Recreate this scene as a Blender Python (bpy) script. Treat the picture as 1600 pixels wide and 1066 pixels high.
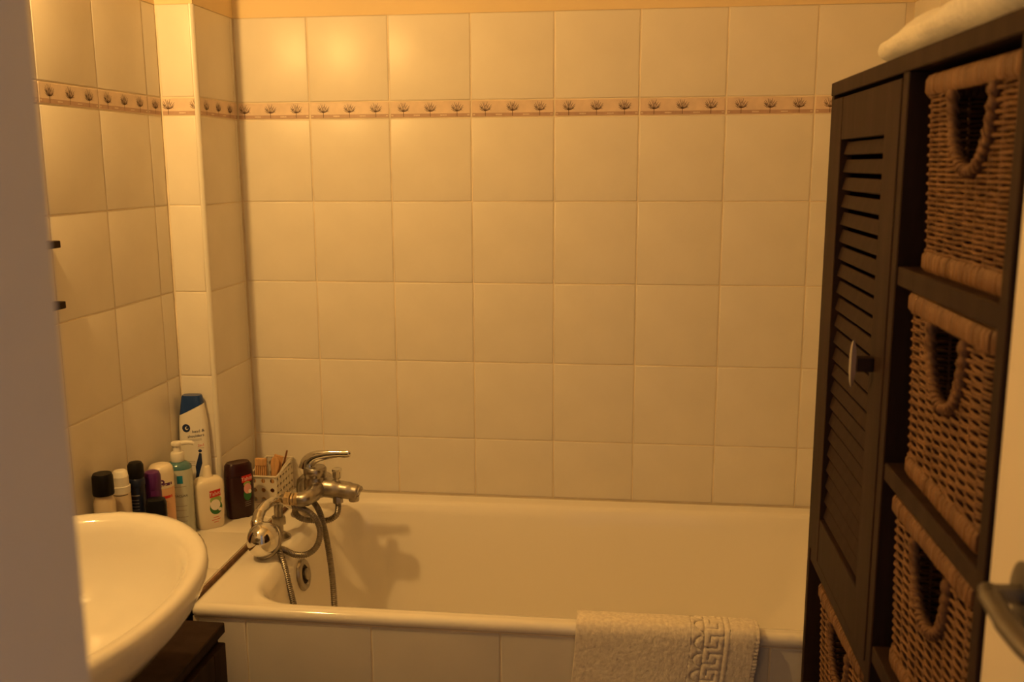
import bpy, bmesh, math, random
from mathutils import Vector, Matrix, noise
random.seed(7)
for o in list(bpy.data.objects):
    bpy.data.objects.remove(o, do_unlink=True)
S = bpy.context.scene
COL = S.collection
PI = math.pi

# ------------------------------------------------------------------ camera
FPX = 1500.0
cam_d = bpy.data.cameras.new('camera')
cam = bpy.data.objects.new('camera', cam_d)
COL.objects.link(cam)
cam_d.sensor_fit = 'HORIZONTAL'
cam_d.sensor_width = 36.0
cam_d.lens = 36.0 * FPX / 1600.0
cam_d.clip_start = 0.02
cam_d.dof.use_dof = True
cam_d.dof.focus_distance = 2.05
cam_d.dof.aperture_fstop = 6.3
yaw, pitch, roll = -0.1210, -0.1814, -0.0049
fw = Vector((math.sin(yaw) * math.cos(pitch), math.cos(yaw) * math.cos(pitch), math.sin(pitch)))
r0 = Vector((math.cos(yaw), -math.sin(yaw), 0))
u0 = r0.cross(fw)
rr = math.cos(roll) * r0 + math.sin(roll) * u0
uu = -math.sin(roll) * r0 + math.cos(roll) * u0
cm = Matrix((rr, uu, -fw)).transposed().to_4x4()
cm.translation = Vector((0.9802, -2.3362, 1.3976))
cam.matrix_world = cm
S.camera = cam

# ------------------------------------------------------------------ world and exposure
W = bpy.data.worlds.new('world')
S.world = W
W.use_nodes = True
W.node_tree.nodes['Background'].inputs['Color'].default_value = (0.56, 0.46, 0.42, 1)
W.node_tree.nodes['Background'].inputs['Strength'].default_value = 0.40
S.view_settings.view_transform = 'Standard'
S.view_settings.look = 'None'
S.view_settings.gamma = 1.0
S.view_settings.use_curve_mapping = False
S.view_settings.exposure = 0.0
LAMP_COLOR = (1.0, 0.565, 0.165)
LAMP_POWER = 985.0

# ------------------------------------------------------------------ materials
MATS = {}
def mat(name, color, rough=0.5, metal=0.0, var=0.0, vscale=8.0, bump=0.0, bscale=60.0, stretch=(1, 1, 1),
        coat=0.0, trans=0.0, emit=None, estr=0.0, alpha=1.0, sheen=0.0, ior=1.45, vcolor=None, spec=0.5):
    if name in MATS:
        return MATS[name]
    m = bpy.data.materials.new(name)
    m.use_nodes = True
    nt = m.node_tree
    b = nt.nodes['Principled BSDF']
    b.inputs['Base Color'].default_value = (*color, 1)
    b.inputs['Roughness'].default_value = rough
    b.inputs['Metallic'].default_value = metal
    b.inputs['IOR'].default_value = ior
    b.inputs['Specular IOR Level'].default_value = spec
    b.inputs['Coat Weight'].default_value = coat
    b.inputs['Coat Roughness'].default_value = 0.08
    b.inputs['Transmission Weight'].default_value = trans
    b.inputs['Alpha'].default_value = alpha
    b.inputs['Sheen Weight'].default_value = sheen
    if emit:
        b.inputs['Emission Color'].default_value = (*emit, 1)
        b.inputs['Emission Strength'].default_value = estr
    if var or bump:
        tc = nt.nodes.new('ShaderNodeTexCoord')
        mp = nt.nodes.new('ShaderNodeMapping')
        mp.inputs['Scale'].default_value = stretch
        nt.links.new(tc.outputs['Object'], mp.inputs['Vector'])
    if var:
        n = nt.nodes.new('ShaderNodeTexNoise')
        n.inputs['Scale'].default_value = vscale
        n.inputs['Detail'].default_value = 4
        nt.links.new(mp.outputs['Vector'], n.inputs['Vector'])
        rmp = nt.nodes.new('ShaderNodeValToRGB')
        dk = vcolor or tuple(c * (1 - var) for c in color)
        lt = color if vcolor else tuple(min(1, c * (1 + var)) for c in color)
        rmp.color_ramp.elements[0].position = 0.3
        rmp.color_ramp.elements[1].position = 0.7
        rmp.color_ramp.elements[0].color = (*dk, 1)
        rmp.color_ramp.elements[1].color = (*lt, 1)
        nt.links.new(n.outputs['Fac'], rmp.inputs['Fac'])
        nt.links.new(rmp.outputs['Color'], b.inputs['Base Color'])
    if bump:
        n2 = nt.nodes.new('ShaderNodeTexNoise')
        n2.inputs['Scale'].default_value = bscale
        n2.inputs['Detail'].default_value = 3
        nt.links.new(mp.outputs['Vector'], n2.inputs['Vector'])
        bp = nt.nodes.new('ShaderNodeBump')
        bp.inputs['Strength'].default_value = bump
        bp.inputs['Distance'].default_value = 0.002
        nt.links.new(n2.outputs['Fac'], bp.inputs['Height'])
        nt.links.new(bp.outputs['Normal'], b.inputs['Normal'])
    MATS[name] = m
    return m

M_TILE = mat('tile_glaze', (0.80, 0.745, 0.655), 0.34, var=0.03, vscale=9, bump=0.06, bscale=22)
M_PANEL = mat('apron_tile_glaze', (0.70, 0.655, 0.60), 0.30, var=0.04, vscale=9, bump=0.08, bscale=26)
M_GROUT = mat('grout', (0.80, 0.70, 0.55), 0.8, var=0.12, vscale=14)
M_PLASTER = mat('yellow_plaster', (0.82, 0.66, 0.40), 0.75, var=0.03, vscale=5, bump=0.12, bscale=90)
M_CEIL = mat('ceiling_paint', (0.80, 0.76, 0.68), 0.8, var=0.02)
M_FLOOR = mat('floor_tile', (0.50, 0.40, 0.30), 0.4, var=0.1)
M_HALL = mat('hall_paint', (0.62, 0.63, 0.70), 0.7, var=0.03, vscale=4, bump=0.08, bscale=120)
M_BORDER = mat('border_tile_glaze', (0.76, 0.60, 0.47), 0.30, var=0.07, vscale=40)
M_BAND = mat('border_band_print', (0.50, 0.33, 0.25), 0.35, var=0.08, vscale=60)
M_INK = mat('border_ink', (0.085, 0.035, 0.022), 0.5)
M_DASH = mat('border_dash', (0.80, 0.68, 0.55), 0.4)
M_ENAMEL = mat('bath_enamel', (0.92, 0.87, 0.78), 0.10, coat=0.4, bump=0.02, bscale=8)
M_CERAMIC = mat('basin_ceramic', (0.80, 0.76, 0.69), 0.08, coat=0.5)
M_SEAL = mat('brown_sealant', (0.16, 0.085, 0.045), 0.8, var=0.35, vscale=60)
M_VOIDSHADE = mat('painted_void_shade', (0.03, 0.022, 0.018), 0.9)  # near-black colour painted in for the shade inside voids
M_WENGE = mat('dark_stained_wood', (0.030, 0.0175, 0.0145), 0.55, var=0.25, vscale=6, stretch=(8, 8, 1), bump=0.05, bscale=30, spec=0.09)
M_WICKER = mat('wicker_cane', (0.225, 0.118, 0.058), 0.6, var=0.5, vscale=45, vcolor=(0.11, 0.054, 0.027), spec=.3)
M_WRAP = mat('wicker_wrap', (0.235, 0.128, 0.066), 0.55, vscale=90, var=0.4, stretch=(1, 1, .12), vcolor=(0.12, 0.06, 0.03), spec=.3)
M_CHROME = mat('chrome', (0.70, 0.68, 0.64), 0.10, 1.0, var=0.10, vscale=30)
M_CHROME2 = mat('worn_chrome', (0.40, 0.37, 0.335), 0.31, 1.0, var=0.2, vscale=40)
M_HOSE = mat('hose_steel', (0.27, 0.245, 0.22), 0.36, 1.0, var=0.2, vscale=60)
M_STEEL = mat('brushed_steel', (0.62, 0.60, 0.57), 0.28, 1.0)
M_HANDLE = mat('aged_handle_metal', (0.16, 0.15, 0.145), 0.42, 0.9)
M_BRASS = mat('limescaled_brass', (0.62, 0.48, 0.30), 0.35, 0.8, var=0.25, vscale=80)
M_BLACK = mat('black_plastic', (0.006, 0.006, 0.007), 0.38, spec=.25)
M_WHITEP = mat('white_plastic', (0.80, 0.76, 0.68), 0.32)
M_CREAMP = mat('cream_plastic', (0.82, 0.73, 0.58), 0.28)
M_TOWEL = mat('beige_terry', (0.90, 0.80, 0.67), 0.95, var=0.14, vscale=160, bump=0.5, bscale=520, sheen=0.4)
M_WTOWEL = mat('white_terry', (0.90, 0.84, 0.72), 0.95, var=0.08, vscale=140, bump=0.9, bscale=480, sheen=0.4)
M_DOORP = mat('door_paint', (0.78, 0.70, 0.58), 0.4, var=0.03, vscale=4)
M_GLOBE = mat('lamp_globe', (1, 0.9, 0.7), 0.3, emit=LAMP_COLOR, estr=LAMP_POWER)

# ------------------------------------------------------------------ mesh helpers
def link(name, me, parent=None, mats=None, smooth=None):
    o = bpy.data.objects.new(name, me)
    COL.objects.link(o)
    if parent is not None:
        o.parent = parent
    if mats is not None and not me.materials:
        for m in (mats if isinstance(mats, (list, tuple)) else [mats]):
            me.materials.append(m)
    if smooth is not None:
        for p in me.polygons:
            p.use_smooth = True
        me.set_sharp_from_angle(angle=math.radians(smooth))
    return o
def obj(name, bm, mats, parent=None, smooth=35, loc=None, rotz=0.0):
    me = bpy.data.meshes.new(name)
    bmesh.ops.recalc_face_normals(bm, faces=bm.faces)
    bm.to_mesh(me)
    bm.free()
    o = link(name, me, parent, mats, smooth)
    if loc is not None:
        o.location = loc
    o.rotation_euler.z = rotz
    return o
def tag(o, label=None, cat=None, group=None, kind=None):
    if label: o['label'] = label
    if cat: o['category'] = cat
    if group: o['group'] = group
    if kind: o['kind'] = kind
    return o
def thing(name, label, cat, loc=(0, 0, 0), rotz=0.0, group=None):
    o = bpy.data.objects.new(name, None)
    o.empty_display_size = 0.05
    COL.objects.link(o)
    o.location = loc
    o.rotation_euler.z = rotz
    return tag(o, label, cat, group)
def struct(name, bm, mats, smooth=30):
    o = obj(name, bm, mats, None, smooth)
    o['kind'] = 'structure'
    return o
def B():
    return bmesh.new()
def box(bm, x0, y0, z0, x1, y1, z1, bev=0.0, seg=1, mi=0, mtx=None):
    t = bmesh.new()
    bmesh.ops.create_cube(t, size=1.0)
    for v in t.verts:
        v.co = Vector(((x0 + x1) / 2 + v.co.x * (x1 - x0), (y0 + y1) / 2 + v.co.y * (y1 - y0), (z0 + z1) / 2 + v.co.z * (z1 - z0)))
    if bev:
        bmesh.ops.bevel(t, geom=list(t.edges), offset=bev, segments=seg, affect='EDGES', profile=0.5)
    merge(bm, t, mi, mtx)
def merge(bm, t, mi=0, mtx=None):
    mp = {}
    for v in t.verts:
        mp[v] = bm.verts.new(mtx @ v.co if mtx else v.co)
    for f in t.faces:
        try:
            nf = bm.faces.new([mp[v] for v in f.verts])
            nf.material_index = mi
        except ValueError:
            pass
    t.free()
def loft(bm, rings, cap0=True, cap1=True, mi=0, closed=True):
    vr = [[bm.verts.new(p) for p in r] for r in rings]
    n = len(vr[0])
    for a, b in zip(vr[:-1], vr[1:]):
        for i in range(n if closed else n - 1):
            j = (i + 1) % n
            f = bm.faces.new((a[i], a[j], b[j], b[i]))
            f.material_index = mi
    if cap0:
        bm.faces.new(list(reversed(vr[0]))).material_index = mi
    if cap1:
        bm.faces.new(vr[-1]).material_index = mi
    return vr
def lathe(bm, prof, cx=0, cy=0, n=24, mi=0, cap0=True, cap1=True):
    loft(bm, [[(cx + r * math.cos(2 * PI * i / n), cy + r * math.sin(2 * PI * i / n), z) for i in range(n)] for r, z in prof], cap0, cap1, mi)
def sup(a, b, z, n=2.0, cnt=40, cx=0, cy=0):
    out = []
    for i in range(cnt):
        t = 2 * PI * i / cnt
        c, s = math.cos(t), math.sin(t)
        out.append((cx + a * math.copysign(abs(c) ** (2 / n), c), cy + b * math.copysign(abs(s) ** (2 / n), s), z))
    return out
def catmull(pts, k=8):
    P = [Vector(p) for p in pts]
    P = [2 * P[0] - P[1]] + P + [2 * P[-1] - P[-2]]
    out = []
    for i in range(1, len(P) - 2):
        a, b, c, d = P[i - 1:i + 3]
        for s in range(k):
            t = s / k
            out.append(0.5 * ((2 * b) + (c - a) * t + (2 * a - 5 * b + 4 * c - d) * t * t + (3 * b - a - 3 * c + d) * t ** 3))
    out.append(P[-2])
    return out
def tube(bm, path, rad, n=10, mi=0, flat=1.0, up=None):
    path = [Vector(p) for p in path]
    if not isinstance(rad, (list, tuple)):
        rad = [rad] * len(path)
    rings = []
    prev = None
    for i, p in enumerate(path):
        t = (path[min(i + 1, len(path) - 1)] - path[max(i - 1, 0)]).normalized()
        if up is not None:
            s = t.cross(Vector(up)).normalized()
        elif prev is None:
            a = Vector((0, 0, 1)) if abs(t.z) < .9 else Vector((1, 0, 0))
            s = t.cross(a).normalized()
        else:
            s = (prev - t * prev.dot(t)).normalized()
        prev = s
        q = s.cross(t).normalized()
        r = rad[i]
        rings.append([p + s * (r * math.cos(2 * PI * k / n)) + q * (r * flat * math.sin(2 * PI * k / n)) for k in range(n)])
    loft(bm, rings, True, True, mi)

# ------------------------------------------------------------------ tiles
T = 0.2
JOINT = 0.0032
TT = 0.0016
_cache = {}
def tile_mesh(w, h, m, key):
    k = (round(w, 4), round(h, 4), key)
    if k in _cache:
        return _cache[k]
    bm = B()
    b1, b2 = 0.0008, 0.0026
    def rect(ins, z):
        return [(-w / 2 + ins, -h / 2 + ins, z), (w / 2 - ins, -h / 2 + ins, z), (w / 2 - ins, h / 2 - ins, z), (-w / 2 + ins, h / 2 - ins, z)]
    loft(bm, [rect(0, -0.003), rect(0, TT - .0013), rect(b1, TT - .0004), rect(b2, TT)], False, True)
    me = bpy.data.meshes.new('tile')
    bmesh.ops.recalc_face_normals(bm, faces=bm.faces)
    bm.to_mesh(me)
    bm.free()
    me.materials.append(m)
    for p in me.polygons:
        p.use_smooth = True
    me.set_sharp_from_angle(angle=math.radians(60))
    _cache[k] = me
    return me
BH = 0.0412
def tree_print(bm, cx, h, z):
    rnd = random.Random(11)
    def seg(p, q, w0, w1):
        d = Vector((q[0] - p[0], q[1] - p[1]))
        n = Vector((-d.y, d.x)).normalized()
        f = bm.faces.new([bm.verts.new((p[0] - n.x * w0, p[1] - n.y * w0, z)), bm.verts.new((q[0] - n.x * w1, q[1] - n.y * w1, z)),
                          bm.verts.new((q[0] + n.x * w1, q[1] + n.y * w1, z)), bm.verts.new((p[0] + n.x * w0, p[1] + n.y * w0, z))])
        f.material_index = 2
    base = -h * 0.46
    fork = -h * 0.14
    seg((cx, base), (cx, fork + .001), .00060, .00060)
    for k in range(11):
        a = math.radians(-86 + k * 172 / 10 + rnd.uniform(-4, 4))
        L = h * (0.37 + 0.17 * math.cos(a)) * rnd.uniform(.88, 1.08)
        mid = (cx + math.sin(a) * L * .50, fork + math.cos(a) * L * .48 + .0006)
        end = (cx + math.sin(a) * L * .98, fork + math.cos(a) * L + abs(math.sin(a)) * .0046)
        seg((cx, fork), mid, .00045, .00050)
        seg(mid, end, .00066, .00030)
        if k % 2:
            s = 1 if k % 4 == 1 else -1
            seg(mid, (mid[0] + math.sin(a + s * .55) * L * .40, mid[1] + math.cos(a + s * .55) * L * .40), .00050, .00022)
def border_mesh(c0, c1):
    """a piece of border tile, cut from a whole one at c0..c1 (metres along the tile)"""
    k = ('border', round(c0, 3), round(c1, 3))
    if k in _cache:
        return _cache[k]
    bm = B()
    w = T - JOINT
    h = BH - JOINT
    def rect(ins, z):
        return [(-w / 2 + ins, -h / 2 + ins, z), (w / 2 - ins, -h / 2 + ins, z), (w / 2 - ins, h / 2 - ins, z), (-w / 2 + ins, h / 2 - ins, z)]
    loft(bm, [rect(0, -0.003), rect(0, TT - .0010), rect(.0012, TT)], False, True)
    def rc(x0, y0, x1, y1, z, mi):
        bm.faces.new([bm.verts.new(p) for p in ((x0, y0, z), (x1, y0, z), (x1, y1, z), (x0, y1, z))]).material_index = mi
    rc(-w / 2 + .0013, -h / 2 + .0013, w / 2 - .0013, -h / 2 + h * .24, TT + .00008, 1)
    for i in range(3):
        cx = -w / 2 + w * (i + .5) / 3
        tree_print(bm, cx, h, TT + .00022)
    for i in range(4):
        cx = -w / 2 + w * i / 3
        for q in range(6):
            x = cx - .0075 + q * .0026
            if -w / 2 + .002 < x < w / 2 - .004:
                rc(x, -h / 2 + h * .10, x + .0019, -h / 2 + h * .17, TT + .00016, 3)
    for cut, nx in ((c0 - T / 2 + JOINT / 2, -1), (c1 - T / 2 - JOINT / 2, 1)):
        if -w / 2 + .001 < cut < w / 2 - .001:
            g = list(bm.verts) + list(bm.edges) + list(bm.faces)
            bmesh.ops.bisect_plane(bm, geom=g, plane_co=(cut, 0, 0), plane_no=(nx, 0, 0), clear_outer=True)
    off = (c0 + c1) / 2 - T / 2
    for v in bm.verts:
        v.co.x -= off
    bmesh.ops.recalc_face_normals(bm, faces=bm.faces)
    for f in bm.faces:
        if f.material_index and f.normal.z < 0:
            f.normal_flip()
    me = bpy.data.meshes.new('border_tile')
    bm.to_mesh(me)
    bm.free()
    for m in (M_BORDER, M_BAND, M_INK, M_DASH):
        me.materials.append(m)
    _cache[k] = me
    return me
def put(name, me, parent, org, ud, vd, u, v, tilt=0.0):
    ud, vd = Vector(ud), Vector(vd)
    nd = ud.cross(vd)
    m = Matrix((ud, vd, nd)).transposed().to_4x4()
    if tilt:
        m = m @ Matrix.Rotation(random.uniform(-tilt, tilt), 4, 'X') @ Matrix.Rotation(random.uniform(-tilt, tilt), 4, 'Y')
    m.translation = Vector(org) + ud * u + vd * v - nd * TT
    o = link(name, me, parent)
    o.matrix_local = m
    return o
ZB = [0.56, 0.71, 0.91, 1.11, 1.31, 1.51, 1.51 + BH, 1.71 + BH]
ZTOP = ZB[-1]
def tile_wall(parent, org, ud, cols, border_cut=None, z0row=0, tilt=0.0022):
    """cols: list of (u0,u1); border_cut: {col index: (c0,c1)}"""
    border_cut = border_cut or {}
    for ci, (a, b) in enumerate(cols):
        for ri in range(z0row, 7):
            za, zb = ZB[ri], ZB[ri + 1]
            if ri == 5:
                c0, c1 = border_cut.get(ci, (0, T))
                put('border_tile', border_mesh(c0, c1), parent, org, ud, (0, 0, 1), (a + b) / 2, (za + zb) / 2, tilt * .4)
            else:
                put('tile', tile_mesh(b - a - JOINT, zb - za - JOINT * .75, M_TILE, 'w'), parent, org, ud, (0, 0, 1), (a + b) / 2, (za + zb) / 2, tilt)

XL, XR, XP, YP = -0.0718, 1.605, 0.016, -0.2218
ZC = 2.45
YD = -1.955      # face of the wall stub next to the camera
# back wall
bm = B()
box(bm, XL - .12, .0016 + .0, -.05, XR + .12, .12, ZTOP, mi=0)
box(bm, XL - .12, -.0006, ZTOP, XR + .12, .12, ZC, mi=1)
wall_back = struct('wall_back', bm, [M_GROUT, M_PLASTER])
cols = [(0.017, 0.2)] + [(T * i, T * (i + 1)) for i in range(1, 7)] + [(1.4, 1.59)]
tile_wall(wall_back, (0, 0, 0), (1, 0, 0), cols, {0: (0.017, T), 7: (0, .19)})
# left wall
bm = B()
box(bm, XL - .12, YD - .1, -.05, XL - .0016, .0016, ZTOP, mi=0)
box(bm, XL - .12, YD - .1, ZTOP, XL + .0006, .0016, ZC, mi=1)
wall_left = struct('wall_left', bm, [M_GROUT, M_PLASTER])
j0 = -0.2831
cols = [(j0, YP)] + [(j0 - T * (i + 1), j0 - T * i) for i in range(8)]
tile_wall(wall_left, (XL, 0, 0), (0, 1, 0), cols, {0: (0, YP - j0)})
for a, b in cols[3:]:
    for r in range(2):
        put('tile', tile_mesh(b - a - JOINT, T - JOINT, M_TILE, 'w'), wall_left, (XL, 0, 0), (0, 1, 0), (0, 0, 1), (a + b) / 2, .56 - T * (r + .5), .003)
# pillar boxed into the corner
bm = B()
box(bm, XL - .01, YP + .0016, 0, XP - .0016, .01, ZTOP, mi=0)
box(bm, XL - .01, YP - .0006, ZTOP, XP + .0006, .01, ZC, mi=1)
wall_pillar = struct('wall_pillar', bm, [M_GROUT, M_PLASTER])
tile_wall(wall_pillar, (0, YP, 0), (1, 0, 0), [(XL + .002, XP - .007)], {0: (.085, .085 + XP - .007 - XL - .002)})
tile_wall(wall_pillar, (XP, 0, 0), (0, 1, 0), [(YP + .009, -.018), (-.018, -.002)], {0: (0, -.018 - YP - .009), 1: (.0, .016)})
bm = B()
prof = []
for k in range(7):
    a = PI / 2 * k / 6
    prof.append((XP - .0075 + .0085 * math.sin(a), YP + .0075 - .0085 * math.cos(a)))
ring = prof + [(XP - .0075, YP + .0075)]
loft(bm, [[(x, y, .5645) for x, y in ring], [(x, y, ZTOP) for x, y in ring]])
struct('trim_1', bm, M_WHITEP)
# right wall, behind bath end and cabinet
bm = B()
box(bm, XR + .0016, -2.4, -.05, XR + .12, .0016, ZTOP, mi=0)
box(bm, XR - .0006, -2.4, ZTOP, XR + .12, .0016, ZC, mi=1)
wall_right = struct('wall_right', bm, [M_GROUT, M_PLASTER])
cols_r = [(.002, .19)] + [(.19 + T * i, .19 + T * (i + 1)) for i in range(6)]
tile_wall(wall_right, (XR, 0, 0), (0, -1, 0), cols_r, {0: (0, .188)})
# ceiling, floor
bm = B(); box(bm, XL - .12, -2.4, ZC, XR + .12, .12, ZC + .1)
struct('ceiling', bm, M_CEIL)
bm = B(); box(bm, XL - .12, -2.9, -.15, XR + .12, .12, -.003)
floor = struct('floor', bm, M_GROUT)
for i in range(6):
    for j in range(7):
        x0, y0 = XL + .3 * i, -.71 - .3 * j
        if x0 < XR - .05:
            w_ = min(.297, XR - x0 - .002)
            o = link('tile', tile_mesh(w_, .297, M_FLOOR, 'f'), floor)
            o.location = (x0 + w_ / 2 + .0015, y0 - .15, -TT)
# wall stub beside the camera (out of focus, painted)
bm = B()
box(bm, XL - .12, YD - .10, -.0, .7395, YD, ZC, bev=.004)
struct('wall_front', bm, M_HALL)

# ------------------------------------------------------------------ ledge left of the bath
XT = 0.147       # outer left edge of the bath
YF = -0.686      # outer front edge of the bath
ZR = 0.56
bm = B()
box(bm, XL, -.655, .535, XT - .008, -.001, .5612, mi=0)
box(bm, XL, -.60, .0, XT - .012, -.001, .535, mi=1)  # solid support, coloured near-black as the shade of the void under the slab
ledge = struct('wall_ledge', bm, [M_GROUT, M_VOIDSHADE])
def ltile(x0, y0, x1, y1):
    o = link('tile', tile_mesh(x1 - x0 - .003, y1 - y0 - .003, M_TILE, 'l'), ledge)
    o.location = ((x0 + x1) / 2, (y0 + y1) / 2, .5628)
ltile(XL + .001, -.654, XT - .009, -.523)
ltile(XL + .001, -.523, XT - .009, -.322)
ltile(XL + .001, -.322, XT - .009, YP - .001)
ltile(XP + .002, YP, XT - .009, -.002)
bm = B()
box(bm, XT - .0085, -.66, .53, XT - .0005, -.003, .5632, bev=.0015)
obj('sealant_strip', bm, M_SEAL, ledge)

# ------------------------------------------------------------------ bathtub
def rrect(x0, y0, x1, y1, r, z, k=8):
    out = []
    for (cx, cy, a0) in ((x1 - r, y1 - r, 0), (x0 + r, y1 - r, 90), (x0 + r, y0 + r, 180), (x1 - r, y0 + r, 270)):
        for i in range(k + 1):
            a = math.radians(a0 + 90 * i / k)
            out.append((cx + r * math.cos(a), cy + r * math.sin(a), z))
    return out
tub = thing('bathtub', 'cream white enamelled bathtub along the tiled wall', 'bathtub', (.87, -.35, 0))
bm = B()
o_ = (.87, -.35)
def tr(x0, y0, x1, y1, r, z):
    return [(x - o_[0], y - o_[1], zz) for x, y, zz in rrect(x0, y0, x1, y1, r, z)]
XE = 1.602
rings = [tr(XT + .02, YF + .022, XE - .02, -.022, .02, .5375),
         tr(XT + .004, YF + .003, XE - .002, -.003, .014, .5375),
         tr(XT, YF, XE - .001, -.002, .014, .5415),
         tr(XT, YF, XE - .001, -.002, .014, .551),
         tr(XT + .0035, YF + .004, XE - .002, -.004, .014, .5575),
         tr(XT + .011, YF + .012, XE - .006, -.010, .014, ZR),
         tr(XT + .016, YF + .018, XE - .009, -.014, .015, .5592),
         tr(XT + .024, YF + .024, XE - .012, -.018, .02, .5588),
         tr(.232, -.657, 1.555, -.046, .105, .5585),
         tr(.238, -.652, 1.549, -.052, .105, .557),
         tr(.246, -.646, 1.540, -.060, .105, .549),
         tr(.254, -.640, 1.530, -.067, .106, .525),
         tr(.272, -.628, 1.490, -.082, .112, .42),
         tr(.290, -.612, 1.430, -.098, .118, .30),
         tr(.312, -.596, 1.360, -.114, .122, .215),
         tr(.345, -.570, 1.310, -.140, .118, .178),
         tr(.420, -.510, 1.230, -.200, .090, .165),
         tr(.56, -.42, 1.05, -.29, .05, .162)]
loft(bm, rings, False, True)
# outer shell below the rim, hidden behind the apron
rings = [tr(XT + .06, -.660, XE - .02, -.022, .05, .537), tr(.25, -.648, 1.5, -.06, .1, .2), tr(.33, -.58, 1.4, -.12, .1, .14)]
loft(bm, rings, False, True)
obj('basin_shell', bm, M_ENAMEL, tub, 50)
# overflow plate on the left end wall
bm = B()
R = Matrix.Translation(Vector((.2600 - o_[0], -.367 - o_[1], .488))) @ Matrix.Rotation(math.radians(80), 4, 'Y')
t = B(); lathe(t, [(.036, 0), (.036, .004), (.033, .008), (.024, .0095), (.021, .006), (.0, .006)][:5], n=32, cap1=True); merge(bm, t, 0, R)
t = B(); lathe(t, [(.013, .006), (.013, .013), (.010, .015)], n=20); merge(bm, t, 0, R)
obj('overflow_plate', bm, M_CHROME2, tub, 40)
bm = B()
t = B(); lathe(t, [(.0205, .0066), (.0205, .0072)], n=28); merge(bm, t, 0, R)
obj('overflow_hole', bm, M_VOIDSHADE, tub, 40)  # solid disc, its dark colour paints the shade inside the opening
bm = B(); lathe(bm, [(.035, .163), (.035, .166), (.028, .1675)], .45 - o_[0], 0, 24)
obj('drain', bm, M_CHROME2, tub, 40)

# tiled apron below the bath rim
bm = B()
box(bm, .15, -.6808, 0, XR, -.664, .5365, mi=0)
apron = struct('wall_apron', bm, M_GROUT)
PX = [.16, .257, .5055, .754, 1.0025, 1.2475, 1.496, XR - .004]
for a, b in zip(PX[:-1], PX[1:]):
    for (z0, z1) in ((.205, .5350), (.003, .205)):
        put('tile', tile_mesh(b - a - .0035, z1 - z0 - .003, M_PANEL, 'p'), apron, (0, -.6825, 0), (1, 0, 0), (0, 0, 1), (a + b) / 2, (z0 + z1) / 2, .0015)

# ------------------------------------------------------------------ bath mixer tap
YM = -.255
mx = thing('bath_mixer_tap', 'chrome single-lever bath mixer tap on the bath rim', 'tap', (.2, YM, ZR))
def L(x, y, z): return (x - .2, y - YM, z - ZR)
for sy in (-.075, .075):
    bm = B()
    y = YM + sy
    t = B(); lathe(t, [(.026, 0), (.026, .004), (.018, .010), (.012, .014)], n=24); merge(bm, t, 0, Matrix.Translation(Vector(L(.197, y, .5585))))
    tube(bm, [L(.197, y, .57), L(.197, y, .605), L(.197, y, .632), L(.200, y, .644), L(.209, y, .6525), L(.222, y, .6525)], [.0095, .0095, .010, .011, .011, .011], 16)
    obj('pillar_leg', bm, M_CHROME2, mx, 40)
    bm = B(); t = B(); lathe(t, [(.0155, 0), (.0165, .003), (.0165, .016), (.0155, .019)], n=6); merge(bm, t, 0, Matrix.Translation(Vector(L(.197, y, .592))))
    obj('leg_nut', bm, M_CHROME2, mx, 20)
    bm = B()
    for k, (dx, rr_, ln) in enumerate(((.0, .0165, .014), (.0155, .0145, .006), (.023, .0165, .012))):
        t = B(); lathe(t, [(rr_ * .93, 0), (rr_, .002), (rr_, ln - .002), (rr_ * .93, ln)], n=6 if k != 1 else 16)
        merge(bm, t, 0, Matrix.Translation(Vector(L(.214 + dx, y, .6525))) @ Matrix.Rotation(PI / 2, 4, 'Y'))
    obj('union_nut', bm, M_BRASS, mx, 20)
bm = B()
for sy in (-1, 1):
    tube(bm, catmull([L(.246, YM + sy * .075, .6525), L(.262, YM + sy * .072, .6535), L(.270, YM + sy * .045, .656), L(.270, YM, .659)], 5), [.0165] * 5 + [.0175] * 5 + [.0195] * 5 + [.022], 18)
# central valve body
t = B(); lathe(t, [(.025, 0), (.0275, .012), (.0275, .034), (.0255, .040), (.0255, .045), (.027, .047), (.027, .060), (.0235, .065)], n=28)
merge(bm, t, 0, Matrix.Translation(Vector(L(.262, YM, .642))))
obj('body', bm, M_CHROME2, mx, 45)
bm = B()
tube(bm, catmull([L(.268, YM, .658), L(.295, YM, .6565), L(.330, YM, .6525), L(.356, YM, .6490), L(.3655, YM, .6470), L(.3675, YM, .6460)], 5),
     [.0255] * 3 + [.0235] * 5 + [.0205] * 5 + [.0185] * 5 + [.0165] * 4 + [.0145, .012, .008, .003], 20)
t = B(); lathe(t, [(.0115, 0), (.0125, .002), (.0125, .012)], n=20); merge(bm, t, 0, Matrix.Translation(Vector(L(.3530, YM, .6265))))
obj('spout', bm, M_CHROME2, mx, 45)
bm = B()
lev = catmull([L(.243, YM, .702), L(.246, YM, .716), L(.258, YM, .7275), L(.280, YM, .7345), L(.308, YM, .7385), L(.336, YM, .7395), L(.349, YM, .7425)], 5)
tube(bm, lev, [.0195, .0195, .019, .0185, .018] + [.0175, .017, .0165, .016, .0155] + [.015, .0145, .014, .0135, .013] + [.0125, .012, .0115, .011, .0105] + [.0098, .0094, .0092, .009, .009] + [.009, .0088, .0085, .008, .0075] + [.004], 16, flat=.62, up=(0, 1, 0))
bmesh.ops.rotate(bm, verts=bm.verts, cent=L(.26, YM, .70), matrix=Matrix.Rotation(0, 3, 'Z'))
obj('lever', bm, M_CHROME, mx, 45)
bm = B(); t = B(); lathe(t, [(.006, 0), (.006, .013), (.0095, .015), (.0105, .018), (.0105, .030), (.0115, .032), (.0115, .037), (.008, .0385)], n=20)
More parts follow.
